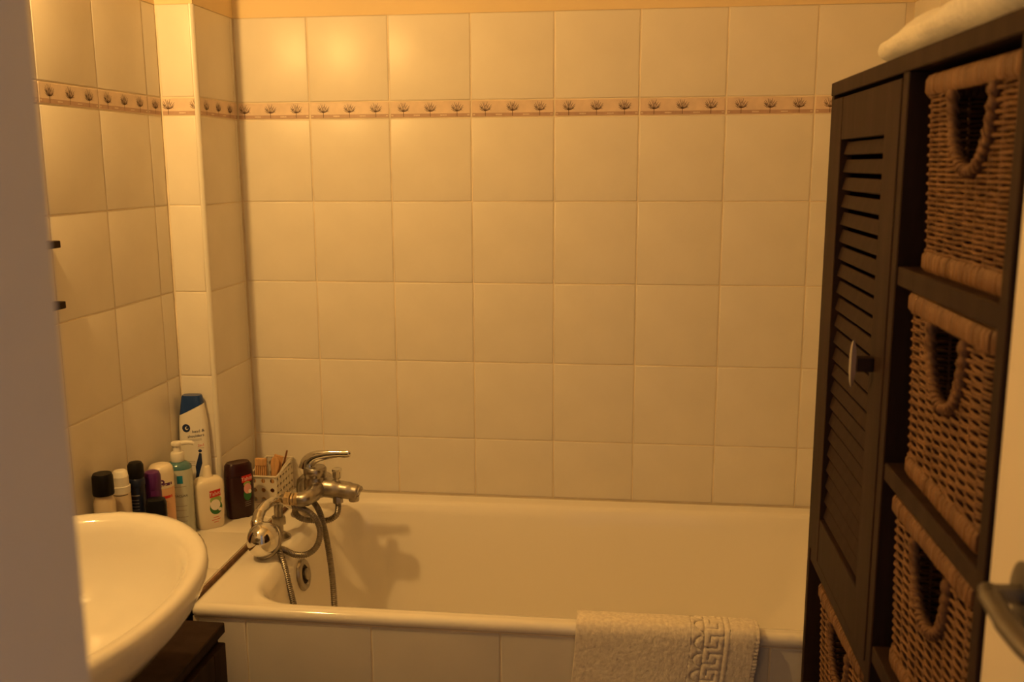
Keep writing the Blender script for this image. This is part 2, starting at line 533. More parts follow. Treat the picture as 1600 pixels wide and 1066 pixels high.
merge(bm, t, 0, Matrix.Translation(Vector(L(.3145, YM, .6665))))
obj('diverter_knob', bm, M_CHROME, mx, 40)
bm = B(); t = B(); lathe(t, [(.0095, 0), (.0125, .002), (.0125, .014), (.0105, .020)], n=8); merge(bm, t, 0, Matrix.Translation(Vector(L(.3145, YM, .6195))))
obj('hose_nut', bm, M_CHROME2, mx, 30)

# ------------------------------------------------------------------ hand shower with its hose
hs = thing('hand_shower', 'chrome hand shower with ribbed hose hanging over the bath corner', 'hand shower', (.19, -.40, ZR))
def H(x, y, z): return (x - .19, y + .40, z - ZR)
hose = catmull([(.3145, -.255, .632), (.3140, -.255, .606), (.309, -.258, .590), (.292, -.268, .581), (.265, -.285, .586), (.240, -.297, .594), (.220, -.285, .603), (.216, -.255, .612),
                (.235, -.240, .622), (.258, -.258, .618), (.281, -.285, .600), (.302, -.315, .560), (.320, -.345, .510), (.334, -.375, .460), (.343, -.40, .40), (.352, -.43, .32), (.362, -.455, .24), (.375, -.47, .195),
                (.41, -.48, .178), (.44, -.465, .176), (.44, -.43, .18), (.40, -.42, .184), (.35, -.44, .215), (.322, -.452, .28), (.296, -.455, .36), (.276, -.455, .43), (.263, -.454, .49), (.251, -.450, .545), (.241, -.444, .570),
                (.236, -.436, .577), (.243, -.425, .570), (.262, -.408, .553), (.284, -.392, .549), (.300, -.374, .562), (.301, -.352, .586), (.286, -.333, .608), (.262, -.318, .620), (.238, -.307, .6245), (.217, -.30, .626)], 14)
def hose_mesh(bm, path, rad, pitch):
    # resample along the length so that the ribs have an even pitch
    path = [Vector(p) for p in path]
    pts = [path[0]]
    acc = 0.0
    step = pitch / 2
    for a, b in zip(path[:-1], path[1:]):
        d = (b - a).length
        while acc + d >= step:
            a = a + (b - a) * ((step - acc) / d)
            d = (b - a).length
            pts.append(a.copy())
            acc = 0.0
        acc += d
    tube(bm, pts, [rad if i % 2 else rad * .82 for i in range(len(pts))], 8)
bm = B()
hose_mesh(bm, [H(*p) for p in hose], .0076, .0044)
obj('hose', bm, M_HOSE, hs, 50)
bm = B()
hd = catmull([(.217, -.30, .626), (.208, -.325, .645), (.198, -.355, .656), (.190, -.383, .656), (.185, -.408, .648), (.186, -.428, .634), (.192, -.440, .618)], 6)
tube(bm, [H(*p) for p in hd], [.0088] * 6 + [.0095] * 6 + [.0105] * 6 + [.0115] * 6 + [.0125] * 6 + [.0140] * 6 + [.016], 14)
obj('handle', bm, M_CHROME, hs, 50)
# dome-shaped head tipped over the corner of the bath, back of the dome to the camera
HC = Vector((.207, -.450, .603))
ax = Vector((-.15, -.72, .55)).normalized()         # dome axis (away from the spray plate)
rot = ax.to_track_quat('Z', 'Y').to_matrix().to_4x4()
HM = Matrix.Translation(Vector(H(*HC))) @ rot @ Matrix.Diagonal((1.0, 1.14, 1.12, 1.0))
bm = B(); t = B()
lathe(t, [(.0335, -.012), (.0345, -.004), (.0340, .004), (.0315, .013), (.0265, .022), (.0190, .029), (.0100, .0335), (.003, .035)], n=32); merge(bm, t, 0, HM)
obj('head', bm, M_CHROME, hs, 50)
bm = B(); t = B(); lathe(t, [(.030, -.020), (.0340, -.018), (.0362, -.014), (.0362, -.010), (.0345, -.007)], n=32); merge(bm, t, 0, HM)
obj('spray_ring', bm, M_CHROME2, hs, 40)

# ------------------------------------------------------------------ lamp above the basin (the room's only lamp)
LP = Vector((-.044, -1.03, 1.82))
lamp = thing('wall_lamp', 'lit globe wall lamp high on the left wall above the basin', 'lamp', (XL, LP.y, LP.z))
bm = B(); t = B(); lathe(t, [(.03, 0.0005), (.03, .003), (.022, .0045)], n=28); merge(bm, t, 0, Matrix.Rotation(PI / 2, 4, 'Y') @ Matrix.Rotation(0, 4, 'Z'))
obj('base_plate', bm, M_CHROME, lamp, 40)
bm = B(); tube(bm, [(.003, 0, 0), (.006, 0, 0), (.008, 0, 0)], .011, 14)
obj('arm', bm, M_CHROME, lamp, 40)
bm = B()
bmesh.ops.create_uvsphere(bm, u_segments=20, v_segments=12, radius=.027)
for v in bm.verts: v.co += Vector((LP.x - XL, 0, 0))
obj('globe', bm, M_GLOBE, lamp, 80)

# ------------------------------------------------------------------ washbasin
BC = (.163, -1.22)
wb = thing('washbasin', 'rounded cream white ceramic washbasin on the left wall', 'washbasin', (BC[0], BC[1], .67))
def bring(s, z, dx=0.0, sy=None):
    return [(max(x * 1.0, XL + .001 - BC[0]), y, z - .67) for x, y, _ in sup(.2345 * s + 0, .336 * (sy or s), 0, 2.0, 64, cx=dx)]
bm = B()
loft(bm, [bring(.40, .672, -.04), bring(.58, .682, -.035), bring(.74, .706, -.025), bring(.86, .742, -.012), bring(.945, .780), bring(.988, .800), bring(1.0, .812), bring(.997, .822), bring(.975, .8285), bring(.945, .830),
          bring(.905, .8285), bring(.875, .822), bring(.852, .808), bring(.82, .780), bring(.76, .745), bring(.65, .715), bring(.45, .697), bring(.15, .690)], True, True)
obj('bowl', bm, M_CERAMIC, wb, 60)
bm = B(); lathe(bm, [(.026, .0195), (.026, .0245), (.018, .026)], 0, 0, 24)
obj('drain', bm, M_CHROME, wb, 40)
bm = B()
tube(bm, catmull([(-.185, 0, .155), (-.185, 0, .215), (-.17, 0, .235), (-.12, 0, .235), (-.085, 0, .222), (-.08, 0, .205)], 5), .012, 14)
lathe(bm, [(.026, .150), (.026, .158), (.016, .163)], -.185, 0, 20)
obj('basin_tap', bm, M_CHROME, wb, 40)

# low dark cabinet under the basin
lc = thing('low_cabinet', 'low dark wooden cabinet under the washbasin', 'cabinet', (.08, -1.14, 0))
bm = B(); box(bm, -.147, -.40, .03, .147, .40, .530, bev=.002)
obj('carcass', bm, M_WENGE, lc)
bm = B(); box(bm, -.150, -.412, .5305, .156, .412, .552, bev=.002)
obj('top_board', bm, M_WENGE, lc)
for y0 in (-.395, .003):
    bm = B()
    y1 = y0 + .392
    for (a, b, c, d) in ((y0, .045, y0 + .05, .520), (y1 - .05, .045, y1, .520), (y0 + .05, .470, y1 - .05, .520), (y0 + .05, .045, y1 - .05, .095)):
        box(bm, .147, a, b, .163, c, d, bev=.0015)
    d_ = obj('door', bm, M_WENGE, lc)
    bm = B(); box(bm, .1475, y0 + .05, .095, .154, y1 - .05, .470)
    obj('door_panel', bm, M_WENGE, d_)
    bm = B(); lathe(bm, [(.006, 0), (.006, .012), (.012, .016), (.011, .022)], 0, 0, 16)
    bmesh.ops.rotate(bm, verts=bm.verts, cent=(0, 0, 0), matrix=Matrix.Rotation(PI / 2, 3, 'Y'))
    yk = y1 - .025 if y0 < 0 else y0 + .025
    bmesh.ops.translate(bm, verts=bm.verts, vec=(.163, yk, .33))
    obj('knob', bm, M_STEEL, d_)
for x in (-.125, .125):
    for y in (-.375, .375):
        bm = B(); box(bm, x - .018, y - .018, 0, x + .018, y + .018, .03, bev=.002)
        obj('foot', bm, M_WENGE, lc)

# two dark shelf boards on the left wall, mostly hidden behind the wall stub
for z, ye, lab in ((1.2593, -.690, 'upper dark wooden shelf board end on the left tiled wall'), (1.1476, -.690, 'lower dark wooden shelf board end on the left tiled wall')):
    sh = thing('wall_shelf', lab, 'shelf', (XL, -.90, z), group='dark shelf boards above the basin')
    bm = B(); box(bm, .0005, -.245, -.0065, .022, ye + .90, .0065, bev=.001)
    obj('board', bm, M_WENGE, sh)
    for yb in (-.18, .06):
        bm = B(); box(bm, .0005, yb - .006, .0066, .004, yb + .006, .020, bev=.001)
        obj('bracket', bm, M_BLACK, sh)

# ------------------------------------------------------------------ bottles
def text2d(s, size):
    cu = bpy.data.curves.new('txt', 'FONT')
    cu.body = s
    cu.size = size
    cu.align_x = 'CENTER'
    cu.align_y = 'CENTER'
    cu.resolution_u = 2
    to = bpy.data.objects.new('txt', cu)
    COL.objects.link(to)
    bpy.context.view_layer.update()
    me = bpy.data.meshes.new_from_object(to)
    V = [(v.co.x, v.co.y) for v in me.vertices]
    F = [tuple(p.vertices) for p in me.polygons]
    bpy.data.objects.remove(to, do_unlink=True)
    bpy.data.meshes.remove(me)
    bpy.data.curves.remove(cu)
    return V, F
class Bottle:
    """body of stacked super-ellipse rings (z, a, b, n); the front is local -Y"""
    def __init__(self, name, label, loc, rotz, group='toiletries on the ledge', lean=0.0):
        self.t = thing(name, label, 'bottle', loc, rotz, group)
        if lean: self.t.rotation_euler.x = lean
    def body(self, name, prof, m, cnt=44, smooth=40, top=True):
        bm = B()
        loft(bm, [sup(a, b, z, n, cnt) for z, a, b, n in prof], True, top)
        self.prof = prof
        return obj(name, bm, m, self.t, smooth)
    def y(self, x, z, prof):
        for (z0, a0, b0, n0), (z1, a1, b1, n1) in zip(prof[:-1], prof[1:]):
            if z0 <= z <= z1 and z1 > z0:
                k = (z - z0) / (z1 - z0)
                a, b, n = a0 + (a1 - a0) * k, b0 + (b1 - b0) * k, n0 + (n1 - n0) * k
                q = min(.999, abs(x / a))
                return -b * (1 - q ** n) ** (1 / n)
        return -prof[-1][2]
    def decal(self, name, V, F, m, cx, cz, off=.0004, parent=None, prof=None, shear=0.0):
        prof = prof or self.prof
        bm = B()
        vs = []
        for x, z in V:
            X, Z = cx + x, cz + z + shear * x
            vs.append(bm.verts.new((X, self.y(X, Z, prof) - off, Z)))
        for f in F:
            try: bm.faces.new([vs[i] for i in f])
            except ValueError: pass
        for f in bm.faces:
            f.normal_update()
            if f.normal.y > 0: f.normal_flip()
        me = bpy.data.meshes.new(name)
        bm.to_mesh(me); bm.free()
        return link(name, me, parent or self.t, m)
    def rect(self, name, w, h, m, cx, cz, off=.0003, parent=None, prof=None, shear=0.0, nx=10, nz=6, shape=None):
        V, F = [], []
        for j in range(nz + 1):
            for i in range(nx + 1):
                x, z = -w / 2 + w * i / nx, -h / 2 + h * j / nz
                if shape == 'oval':
                    # square to disc
                    a, b = 2 * x / w, 2 * z / h
                    x, z = a * math.sqrt(1 - b * b / 2) * w / 2, b * math.sqrt(1 - a * a / 2) * h / 2
                V.append((x, z))
        for j in range(nz):
            for i in range(nx):
                a = j * (nx + 1) + i
                F.append((a, a + 1, a + nx + 2, a + nx + 1))
        return self.decal(name, V, F, m, cx, cz, off, parent, prof, shear)
    def text(self, name, s, size, m, cx, cz, off=.0008, parent=None, prof=None, shear=0.0, sx=1.0):
        V, F = text2d(s, size)
        return self.decal(name, [(x * sx, z) for x, z in V], F, m, cx, cz, off, parent, prof, shear)
ZL = .5629
p_ink = mat('print_dark', (.03, .03, .05), .4)
p_navy = mat('print_navy', (.012, .028, .10), .35)
p_red = mat('print_red', (.62, .03, .03), .35)
p_white = mat('print_white', (.85, .80, .72), .4)
p_green = mat('print_green', (.03, .16, .05), .4)
p_lgreen = mat('print_light_green', (.30, .42, .12), .4)
p_grey = mat('print_grey', (.30, .27, .25), .5)
p_pink = mat('print_pink', (.75, .36, .34), .4)
p_teal = mat('print_teal', (.01, .21, .36), .35)
p_purple = mat('purple_plastic', (.10, .018, .14), .3)
p_orange = mat('print_orange', (.80, .34, .12), .4)
m_maroon = mat('maroon_plastic', (.030, .006, .009), .28)
m_blue = mat('blue_cap_plastic', (.010, .045, .20), .22)
m_navyb = mat('navy_plastic', (.010, .016, .045), .28)
m_clear = mat('clear_liquid_bottle', (.70, .58, .42), .15, coat=.3)
m_tealb = mat('teal_translucent_plastic', (.06, .17, .20), .15, coat=.4)
m_gel = mat('pale_label_plastic', (.52, .56, .50), .25, coat=.2)
m_peach = mat('peach_can_paint', (.80, .50, .30), .35)

# 1 black-capped bottle
b = Bottle('lotion_bottle', 'pale bottle with a wide black screw cap, leftmost on the ledge', (-.045, -.628, ZL), .3)
b.body('body', [(0, .019, .019, 2), (.003, .021, .021, 2), (.180, .021, .021, 2), (.192, .017, .017, 2), (.196, .0165, .0165, 2)], m_clear)
pr = [(.196, .0198, .0198, 2), (.199, .0205, .0205, 2), (.233, .0198, .0198, 2), (.239, .0175, .0175, 2)]
b.body('cap', pr, M_BLACK)
# 2 white-capped bottle
b = Bottle('lotion_bottle', 'pale bottle with a stepped white cap beside the black-capped bottle', (-.045, -.563, ZL), .3)
b.body('body', [(0, .017, .017, 2), (.003, .0185, .0185, 2), (.165, .0185, .0185, 2), (.178, .018, .018, 2)], m_clear)
b.rect('label_line', .03, .0016, p_ink, 0, .1755, nz=1)
b.body('cap', [(.178, .018, .018, 2), (.192, .0185, .0185, 2), (.1925, .0165, .0165, 2), (.212, .0160, .0160, 2), (.2125, .0155, .0155, 2), (.221, .0145, .0145, 2), (.224, .0115, .0115, 2)], M_WHITEP)
# 3 navy deodorant
b = Bottle('deodorant_bottle', 'slim navy black bottle with a domed cap, behind the basin rim', (-.035, -.519, ZL), .15)
b.body('body', [(0, .0155, .0155, 2), (.004, .017, .017, 2), (.172, .017, .017, 2), (.178, .0165, .0165, 2)], m_navyb)
for k, zz in enumerate((.160, .150, .143, .136, .129)):
    b.rect('label_print', .018 if k else .022, .0012 if k else .0022, p_grey, -.001, zz, nz=1)
b.body('collar', [(.178, .0178, .0178, 2), (.180, .0182, .0182, 2), (.192, .0175, .0175, 2), (.195, .0150, .0150, 2)], m_navyb)
b.body('cap', [(.195, .0152, .0152, 2), (.198, .0165, .0165, 2), (.222, .0160, .0160, 2), (.228, .0125, .0125, 2), (.230, .006, .006, 2)], M_BLACK)
# 4 purple-capped bottle
b = Bottle('hair_product_bottle', 'bottle with a glossy purple cap between navy bottle and cream can', (-.020, -.481, ZL), .2)
b.body('body', [(0, .0155, .0155, 2), (.004, .0175, .0175, 2), (.150, .0175, .0175, 2), (.158, .0168, .0168, 2)], p_purple)
b.body('cap', [(.158, .0172, .0172, 2), (.160, .0178, .0178, 2), (.188, .0172, .0172, 2), (.195, .0145, .0145, 2), (.198, .009, .009, 2)], p_purple)
# 5 short black bottle
b = Bottle('black_bottle', 'short square-shouldered black bottle standing in front of the purple cap', (.010, -.529, ZL), .35)
b.body('body', [(0, .018, .013, 4), (.004, .0205, .0150, 4), (.142, .0205, .0150, 4), (.152, .018, .0130, 3.5), (.155, .012, .009, 3)], M_BLACK)
# 6 cream can with an orange print
b = Bottle('hair_spray_can', 'cream and orange spray can with a purple lettered band', (-.040, -.405, ZL), .35)
b.t['category'] = 'can'
pr = [(0, .0240, .0240, 2), (.004, .0265, .0265, 2), (.138, .0265, .0265, 2)]
b.body('body', pr, m_peach)
b.rect('label_stripe', .045, .006, p_red, 0, .118, nz=2)
for zz in (.108, .094, .080): b.rect('label_print', .026, .002, p_orange, 0, zz, nz=1)
pr2 = [(.138, .0268, .0268, 2), (.172, .0268, .0268, 2), (.180, .0255, .0255, 2), (.186, .0215, .0215, 2), (.189, .013, .013, 2), (.1885, .004, .004, 2)]
b.body('cap', pr2, M_CREAMP)
b.rect('label_band', .046, .0125, p_purple, 0, .1440, prof=pr2, nz=2)
b.rect('logo_arch', .012, .012, p_purple, .004, .153, prof=pr2, shape='oval')
b.rect('logo_highlight', .005, .004, p_white, .004, .1535, off=.0007, prof=pr2, shape='oval')
b.text('lettering', 'AUSSIE', .0095, M_CREAMP, 0, .1438, prof=pr2)
# 7 pump bottle
b = Bottle('pump_bottle', 'pale teal pump bottle with a white pump head', (-.030, -.343, ZL), .30)
pr = [(0, .027, .0240, 2.6), (.004, .0300, .0262, 2.6), (.148, .0300, .0262, 2.6), (.160, .0295, .026, 2.5)]
b.body('body', pr, m_gel)
b.rect('logo_square', .0125, .0185, p_teal, .006, .1385)
for zz, w_ in ((.122, .034), (.076, .032), (.066, .028), (.050, .034), (.040, .03)): b.rect('label_print', w_, .0011, p_grey, .002, zz, nz=1)
b.text('lettering', 'EFFACLAR', .0078, p_ink, .003, .100)
b.body('shoulder', [(.160, .0298, .0262, 2.4), (.166, .0285, .0255, 2.3), (.173, .021, .020, 2), (.176, .014, .014, 2)], m_tealb)
bm = B()
lathe(bm, [(.0145, .176), (.0152, .178), (.0152, .193), (.0135, .197), (.0088, .198), (.0080, .212), (.0115, .2135), (.0125, .217), (.0115, .2205), (.006, .2215)], n=28)
tube(bm, catmull([(.004, 0, .2165), (.020, -.001, .2185), (.032, -.002, .2175), (.038, -.002, .2145)], 4), [.0055] * 5 + [.005] * 4 + [.0042] * 3 + [.0035], 10)
obj('pump_head', bm, M_WHITEP, b.t, 40)
# 8 tall shampoo with the slanted blue cap
b = Bottle('shampoo_bottle', 'tall white shampoo bottle with slanted blue cap against the pillar', (-.033, -.2455, ZL), .10)
pr = [(0, .030, .0165, 3), (.004, .0330, .0190, 3), (.03, .0345, .0195, 3), (.13, .0350, .0195, 3), (.20, .0340, .0190, 3), (.238, .0325, .0182, 3), (.262, .0300, .0172, 3)]
bm = B()
full = pr + [(.285, .0265, .0162, 3), (.303, .0235, .0152, 3), (.307, .0215, .014, 3)]
def cutloft(top):
    t = B()
    loft(t, [sup(a, bb, z, n, 44) for z, a, bb, n in full], True, True)
    g = list(t.verts) + list(t.edges) + list(t.faces)
    no = Vector((-.0150 / .030, 0, 1)).normalized()
    bmesh.ops.bisect_plane(t, geom=g, plane_co=(0, 0, .2735 + (.0006 if top else 0)), plane_no=no * (-1 if top else 1), clear_outer=True)
    e = [x for x in t.edges if x.is_boundary]
    bmesh.ops.holes_fill(t, edges=e)
    return t
obj('body', cutloft(False), mat('white_shampoo_plastic', (.82, .78, .71), .3), b.t, 40)
obj('cap', cutloft(True), m_blue, b.t, 40)
b.prof = full
DZ_ = .030
b.rect('logo_disc', .0195, .0195, p_navy, -.0120, .2005 + DZ_, shape='oval')
b.rect('logo_swirl', .0085, .0085, p_white, -.0105, .2005 + DZ_, off=.0006, shape='oval')
b.rect('logo_core', .0055, .0055, p_navy, -.0090, .2015 + DZ_, off=.0009, shape='oval')
b.text('lettering', 'head &', .0098, p_navy, .0155, .1935 + DZ_, shear=.12)
b.text('lettering', 'shoulders', .0098, p_navy, .0095, .1820 + DZ_, shear=.12)
for zz in (.1730, .1700): b.rect('label_print', .040, .0009, p_grey, .003, zz + DZ_, nz=1, shear=.12)
b.text('lettering', '2in1', .0085, p_red, .0205, .159 + DZ_, shear=.1)
b.rect('label_print', .014, .0009, p_grey, .0195, .1525 + DZ_, nz=1)
for zz in (.132, .128, .122): b.rect('label_print', .022, .0010, p_grey, -.006, zz + DZ_ * .6, nz=1)
b.decal('label_swoosh', [(.0095, .036), (.0145, .034), (.0150, .010), (.0080, -.012), (.0000, -.042), (-.0050, -.042), (.0000, -.012), (-.0010, .002), (.0040, .018)], [(0, 1, 2, 3, 4, 5, 6, 7, 8)], p_navy, .006, .135)
b.rect('label_dot', .009, .009, p_red, .016, .092, shape='oval')
b.rect('label_dot', .008, .008, p_navy, .0175, .1755, shape='oval')
# 9 white shower gel
def gel(name, label, loc, rz, m, prof, zt, lab_x, white):
    b = Bottle(name, label, loc, rz)
    b.body('body', prof, m, 52)
    b.rect('label_red', .0260, .0165, p_red, lab_x, zt, shear=.10)
    b.text('lettering', 'Tahiti', .0125, p_white, lab_x, zt - .0005, shear=.10)
    if white:
        b.rect('label_leaf', .027, .020, p_lgreen, lab_x + .001, zt - .016, off=.00025, shape='oval')
        b.rect('label_leaf', .030, .034, p_green, lab_x + .001, zt - .034, off=.0003, shape='oval')
        b.rect('label_coconut', .0235, .026, p_white, lab_x - .0005, zt - .0275, off=.0005, shape='oval')
        b.rect('label_flower', .009, .008, p_white, lab_x + .010, zt - .040, off=.0007, shape='oval')
        for k in range(3): b.rect('label_print', (.014, .020, .011)[k], .0013, p_red, lab_x, zt - .058 - .0058 * k, nz=1, shear=.1)
    else:
        b.rect('label_leaf', .020, .030, p_green, lab_x, zt - .040, off=.0003, shape='oval')
        b.rect('label_leaf', .018, .014, p_lgreen, lab_x, zt - .014, off=.0003, shape='oval')
        b.rect('label_flower', .019, .026, p_pink, lab_x + .0005, zt - .025, off=.0005, shape='oval')
        b.rect('label_flower', .008, .010, p_white, lab_x + .006, zt - .033, off=.0007, shape='oval')
        for k in range(3): b.rect('label_print', .015, .0010, p_grey, lab_x, zt - .058 - .005 * k, nz=1, shear=.1)
    return b
pr = [(0, .027, .0190, 3.2), (.005, .0305, .0220, 3.2), (.05, .0340, .0240, 3.2), (.100, .0350, .0245, 3.2), (.112, .0335, .0235, 3), (.120, .027, .020, 2.6), (.1235, .014, .0135, 2)]
b = gel('shower_gel_bottle', 'white shower gel bottle with a red label and coconut picture', (.014, -.291, ZL), .72, M_CREAMP, pr, .087, .008, True)
bm = B(); lathe(bm, [(.0125, .1232), (.0100, .130), (.0078, .146), (.0055, .149)], n=20)
obj('nozzle', bm, M_CREAMP, b.t, 40)
# 10 maroon shower gel
pr = [(0, .0290, .0180, 3.4), (.005, .0320, .0205, 3.4), (.05, .0335, .0215, 3.4), (.105, .0335, .0215, 3.4), (.106, .0325, .0205, 3.4), (.1065, .0335, .0215, 3.4), (.130, .0315, .0205, 3), (.137, .0265, .0170, 2.8), (.1355, .012, .009, 2)]
b = gel('shower_gel_bottle', 'dark maroon shower gel bottle with a red label beside the plastic basket', (.058, -.218, ZL), .75, m_maroon, pr, .099, .0125, False)

# ------------------------------------------------------------------ perforated plastic basket with wooden things
pb = thing('plastic_basket', 'small white perforated plastic basket in the ledge corner', 'basket', (.083, -.070, ZL))
bw, bd, bh = .036, .060, .072
m_pb = mat('milky_plastic', (.72, .66, .56), .35)
def holed(bm, A, Bv, w0, w1, h, nu, nv, diamond, thick):
    """wall panel with holes: A origin bottom-left, Bv unit vector along the wall; widths at bottom and top"""
    n = Vector((Bv.y, -Bv.x, 0))
    for j in range(nv):
        for i in range(nu):
            def P(u, v, d=0):
                hgt = v * h
                wd = w0 + (w1 - w0) * v
                return A + Bv * (wd * (u - .5)) + Vector((0, 0, hgt)) + n * d
            u0_, u1_, v0_, v1_ = i / nu, (i + 1) / nu, j / nv, (j + 1) / nv
            K = 8
            outer, inner = [], []
            for k in range(K):
                a = 2 * PI * k / K + PI / 8 * 0
                c, s = math.cos(a), math.sin(a)
                m_ = max(abs(c), abs(s))
                outer.append(((u0_ + u1_) / 2 + (u1_ - u0_) / 2 * c / m_, (v0_ + v1_) / 2 + (v1_ - v0_) / 2 * s / m_))
                q = (.62 if k % 2 == 0 else .34) if diamond else .50
                inner.append(((u0_ + u1_) / 2 + (u1_ - u0_) / 2 * c * q, (v0_ + v1_) / 2 + (v1_ - v0_) / 2 * s * q))
            for d in (0, -thick):
                vo = [bm.verts.new(P(x, y, d)) for x, y in outer]
                vi = [bm.verts.new(P(x, y, d)) for x, y in inner]
                for k in range(K):
                    bm.faces.new((vo[k], vo[(k + 1) % K], vi[(k + 1) % K], vi[k]))
bm = B()
holed(bm, Vector((0, -bd, 0)), Vector((1, 0, 0)), .066, .072, bh, 3, 3, False, .002)
holed(bm, Vector((0, bd, 0)), Vector((-1, 0, 0)), .066, .072, bh + .012, 3, 3, False, .002)
holed(bm, Vector((.0345, 0, 0)), Vector((0, 1, 0)), .12, .12, bh, 6, 4, True, .002)
holed(bm, Vector((-.0345, 0, 0)), Vector((0, -1, 0)), .12, .12, bh, 6, 4, True, .002)
box(bm, -.034, -.059, 0, .034, .059, .002)
obj('walls', bm, m_pb, pb, 20)
bm = B()
rim = [(-.036, -.061, bh), (.036, -.061, bh), (.036, .061, bh + .014), (-.036, .061, bh + .014), (-.036, -.061, bh)]
for p, q in zip(rim[:-1], rim[1:]): tube(bm, [p, q], .0027, 8)
obj('rim', bm, m_pb, pb, 40)
bm = B()
tube(bm, catmull([(.037, -.045, bh), (.043, -.03, bh + .018), (.044, .02, bh + .024), (.038, .055, bh + .014)], 6), .0016, 8)
obj('handle', bm, m_pb, pb, 40)
m_wood = mat('pale_wood', (.66, .38, .17), .6, var=.2, vscale=30, stretch=(6, 6, 1))
m_wood2 = mat('red_brown_wood', (.22, .085, .035), .5, var=.2, vscale=30)
def leaning(name, label, cat, loc, tilt, build):
    t_ = thing(name, label, cat, loc)
    t_.rotation_euler = tilt
    build(t_)
    return t_
def comb(t_):
    bm = B(); box(bm, -.0145, -.005, .088, .0145, .005, .108, bev=.002)
    obj('comb_back', bm, m_wood, t_)
    for k in range(6):
        bm = B(); x = -.0125 + k * .005
        box(bm, x - .0018, -.004, .004, x + .0018, .004, .0878, bev=.0006)
        obj('tooth', bm, m_wood, t_)
leaning('wooden_comb', 'pale wooden wide-toothed comb standing in the plastic basket', 'comb', (.068, -.108, ZL + .0025), (math.radians(-4), 0, 0), comb)
def paddle(t_):
    bm = B()
    loft(bm, [[(x * 1, y, z) for x, y, z in sup(a, .0035, z, 2.5, 20)] for z, a in ((0, .005), (.04, .006), (.072, .009), (.088, .0115), (.100, .0105), (.107, .006))])
    obj('handle', bm, m_wood, t_, 50)
    bm = B(); loft(bm, [sup(.0115, .004, .004 + k * .01, 2.5, 16) for k in range(4)])
    obj('brush_head', bm, m_wood2, t_, 50)
leaning('wooden_brush', 'rounded wooden brush handle beside the comb in the basket', 'brush', (.093, -.094, ZL + .0025), (math.radians(-5), math.radians(4), 0), paddle)
def spat(t_):
    bm = B(); box(bm, -.012, -.0022, .0, .012, .0022, .110, bev=.001)
    obj('blade', bm, m_wood, t_)
    bm = B(); box(bm, -.0125, -.0030, .030, .0125, .0030, .050, bev=.001)
    obj('band', bm, m_wood2, t_)
leaning('wooden_spatula', 'flat pale wooden spatula leaning right in the plastic basket', 'spatula', (.080, -.070, ZL + .0025), (0, math.radians(13), 0), spat)
def stick(t_):
    bm = B(); tube(bm, [(0, 0, 0), (0, 0, .06), (0, 0, .118)], [.0032, .0030, .0022], 10)
    obj('shaft', bm, m_wood2, t_)
    bm = B(); box(bm, -.005, -.004, .02, .005, .004, .080, bev=.0015)
    obj('grip', bm, mat('dark_red_wood', (.09, .02, .015), .4), t_)
leaning('cuticle_stick', 'thin dark red-brown stick leaning right in the plastic basket', 'stick', (.086, -.048, ZL + .0025), (0, math.radians(16), 0), stick)

# ------------------------------------------------------------------ bath towel over the rim
tw0, tw1 = .893, 1.223
prof = [(-.626, .500), (-.632, .530), (-.637, .553), (-.645, .5660), (-.658, .5690), (-.674, .5690), (-.686, .5665), (-.6935, .5570), (-.6960, .540), (-.6970, .50), (-.6985, .40), (-.7000, .30)]
pc = catmull([(0, y, z) for y, z in prof], 16)
arc = [0.0]
for a, c in zip(pc[:-1], pc[1:]): arc.append(arc[-1] + (c - a).length)
NV, NU = 210, 230
tl = arc[-1]
def at(s):
    for i in range(len(arc) - 1):
        if arc[i + 1] >= s:
            k = (s - arc[i]) / max(1e-9, arc[i + 1] - arc[i])
            d = (pc[i + 1] - pc[i]).normalized()
            return pc[i] + (pc[i + 1] - pc[i]) * k, Vector((0, d.z, -d.y)) * -1
    return pc[-1], Vector((0, -1, 0))
def segd(px, py, x0, y0, x1, y1):
    dx, dy = x1 - x0, y1 - y0
    t = max(0, min(1, ((px - x0) * dx + (py - y0) * dy) / (dx * dx + dy * dy)))
    return math.hypot(px - x0 - t * dx, py - y0 - t * dy)
PA, PB, PER = .232, .268, .0315
def relief(u, s):
    h = .0
    if u > .2105 and u < .2755:
        h = -.0012
        ph = ((s + .006) / PER) % 1.0
        best = 1.0
        for o in (-1, 0, 1):
            q = (ph + o) * PER
            for seg in ((PB, .10 * PER, PA + .011, .10 * PER), (PA + .011, .10 * PER, PA + .011, .42 * PER),
                        (PA, .74 * PER, PB - .011, .74 * PER), (PB - .011, .74 * PER, PB - .011, .42 * PER)):
                best = min(best, segd(u, q, *seg))
            # loops left of the key
            e = math.hypot((u - PA) / .017, (q - .5 * PER) / (.40 * PER))
            if u < PA: best = min(best, abs(e - 1) * .013)
        best = min(best, abs(u - PA), abs(u - PB))
        k = max(0, 1 - best / .0034)
        h += .0030 * min(1, k * 2.0)
    edge = (tw1 - tw0) - u
    if edge < .010:
        h += .0012 * (1 if edge < .0075 else 0) + .0006 * math.sin(s * 900)
    return h
V, Fc = [], []
for j in range(NV + 1):
    s = tl * j / NV
    p, n = at(s)
    for i in range(NU + 1):
        u = (tw1 - tw0) * i / NU
        x = tw0 + u
        down = max(0, .56 - p.z) if p.y < -.67 else 0
        x += -.07 * down * (.6 + .4 * u / .33) + .004 * math.sin(s * 14)
        nz = noise.noise(Vector((u * 300, s * 300, 1.3))) * .0006 + noise.noise(Vector((u * 90, s * 90, 5.3))) * .0005
        wav = .0025 * math.sin(u * 21 + 1) * min(1, down * 8)
        q = p + n * (relief(u, s) + nz + wav)
        V.append((x - 1.05, q.y + .71, q.z - .3))
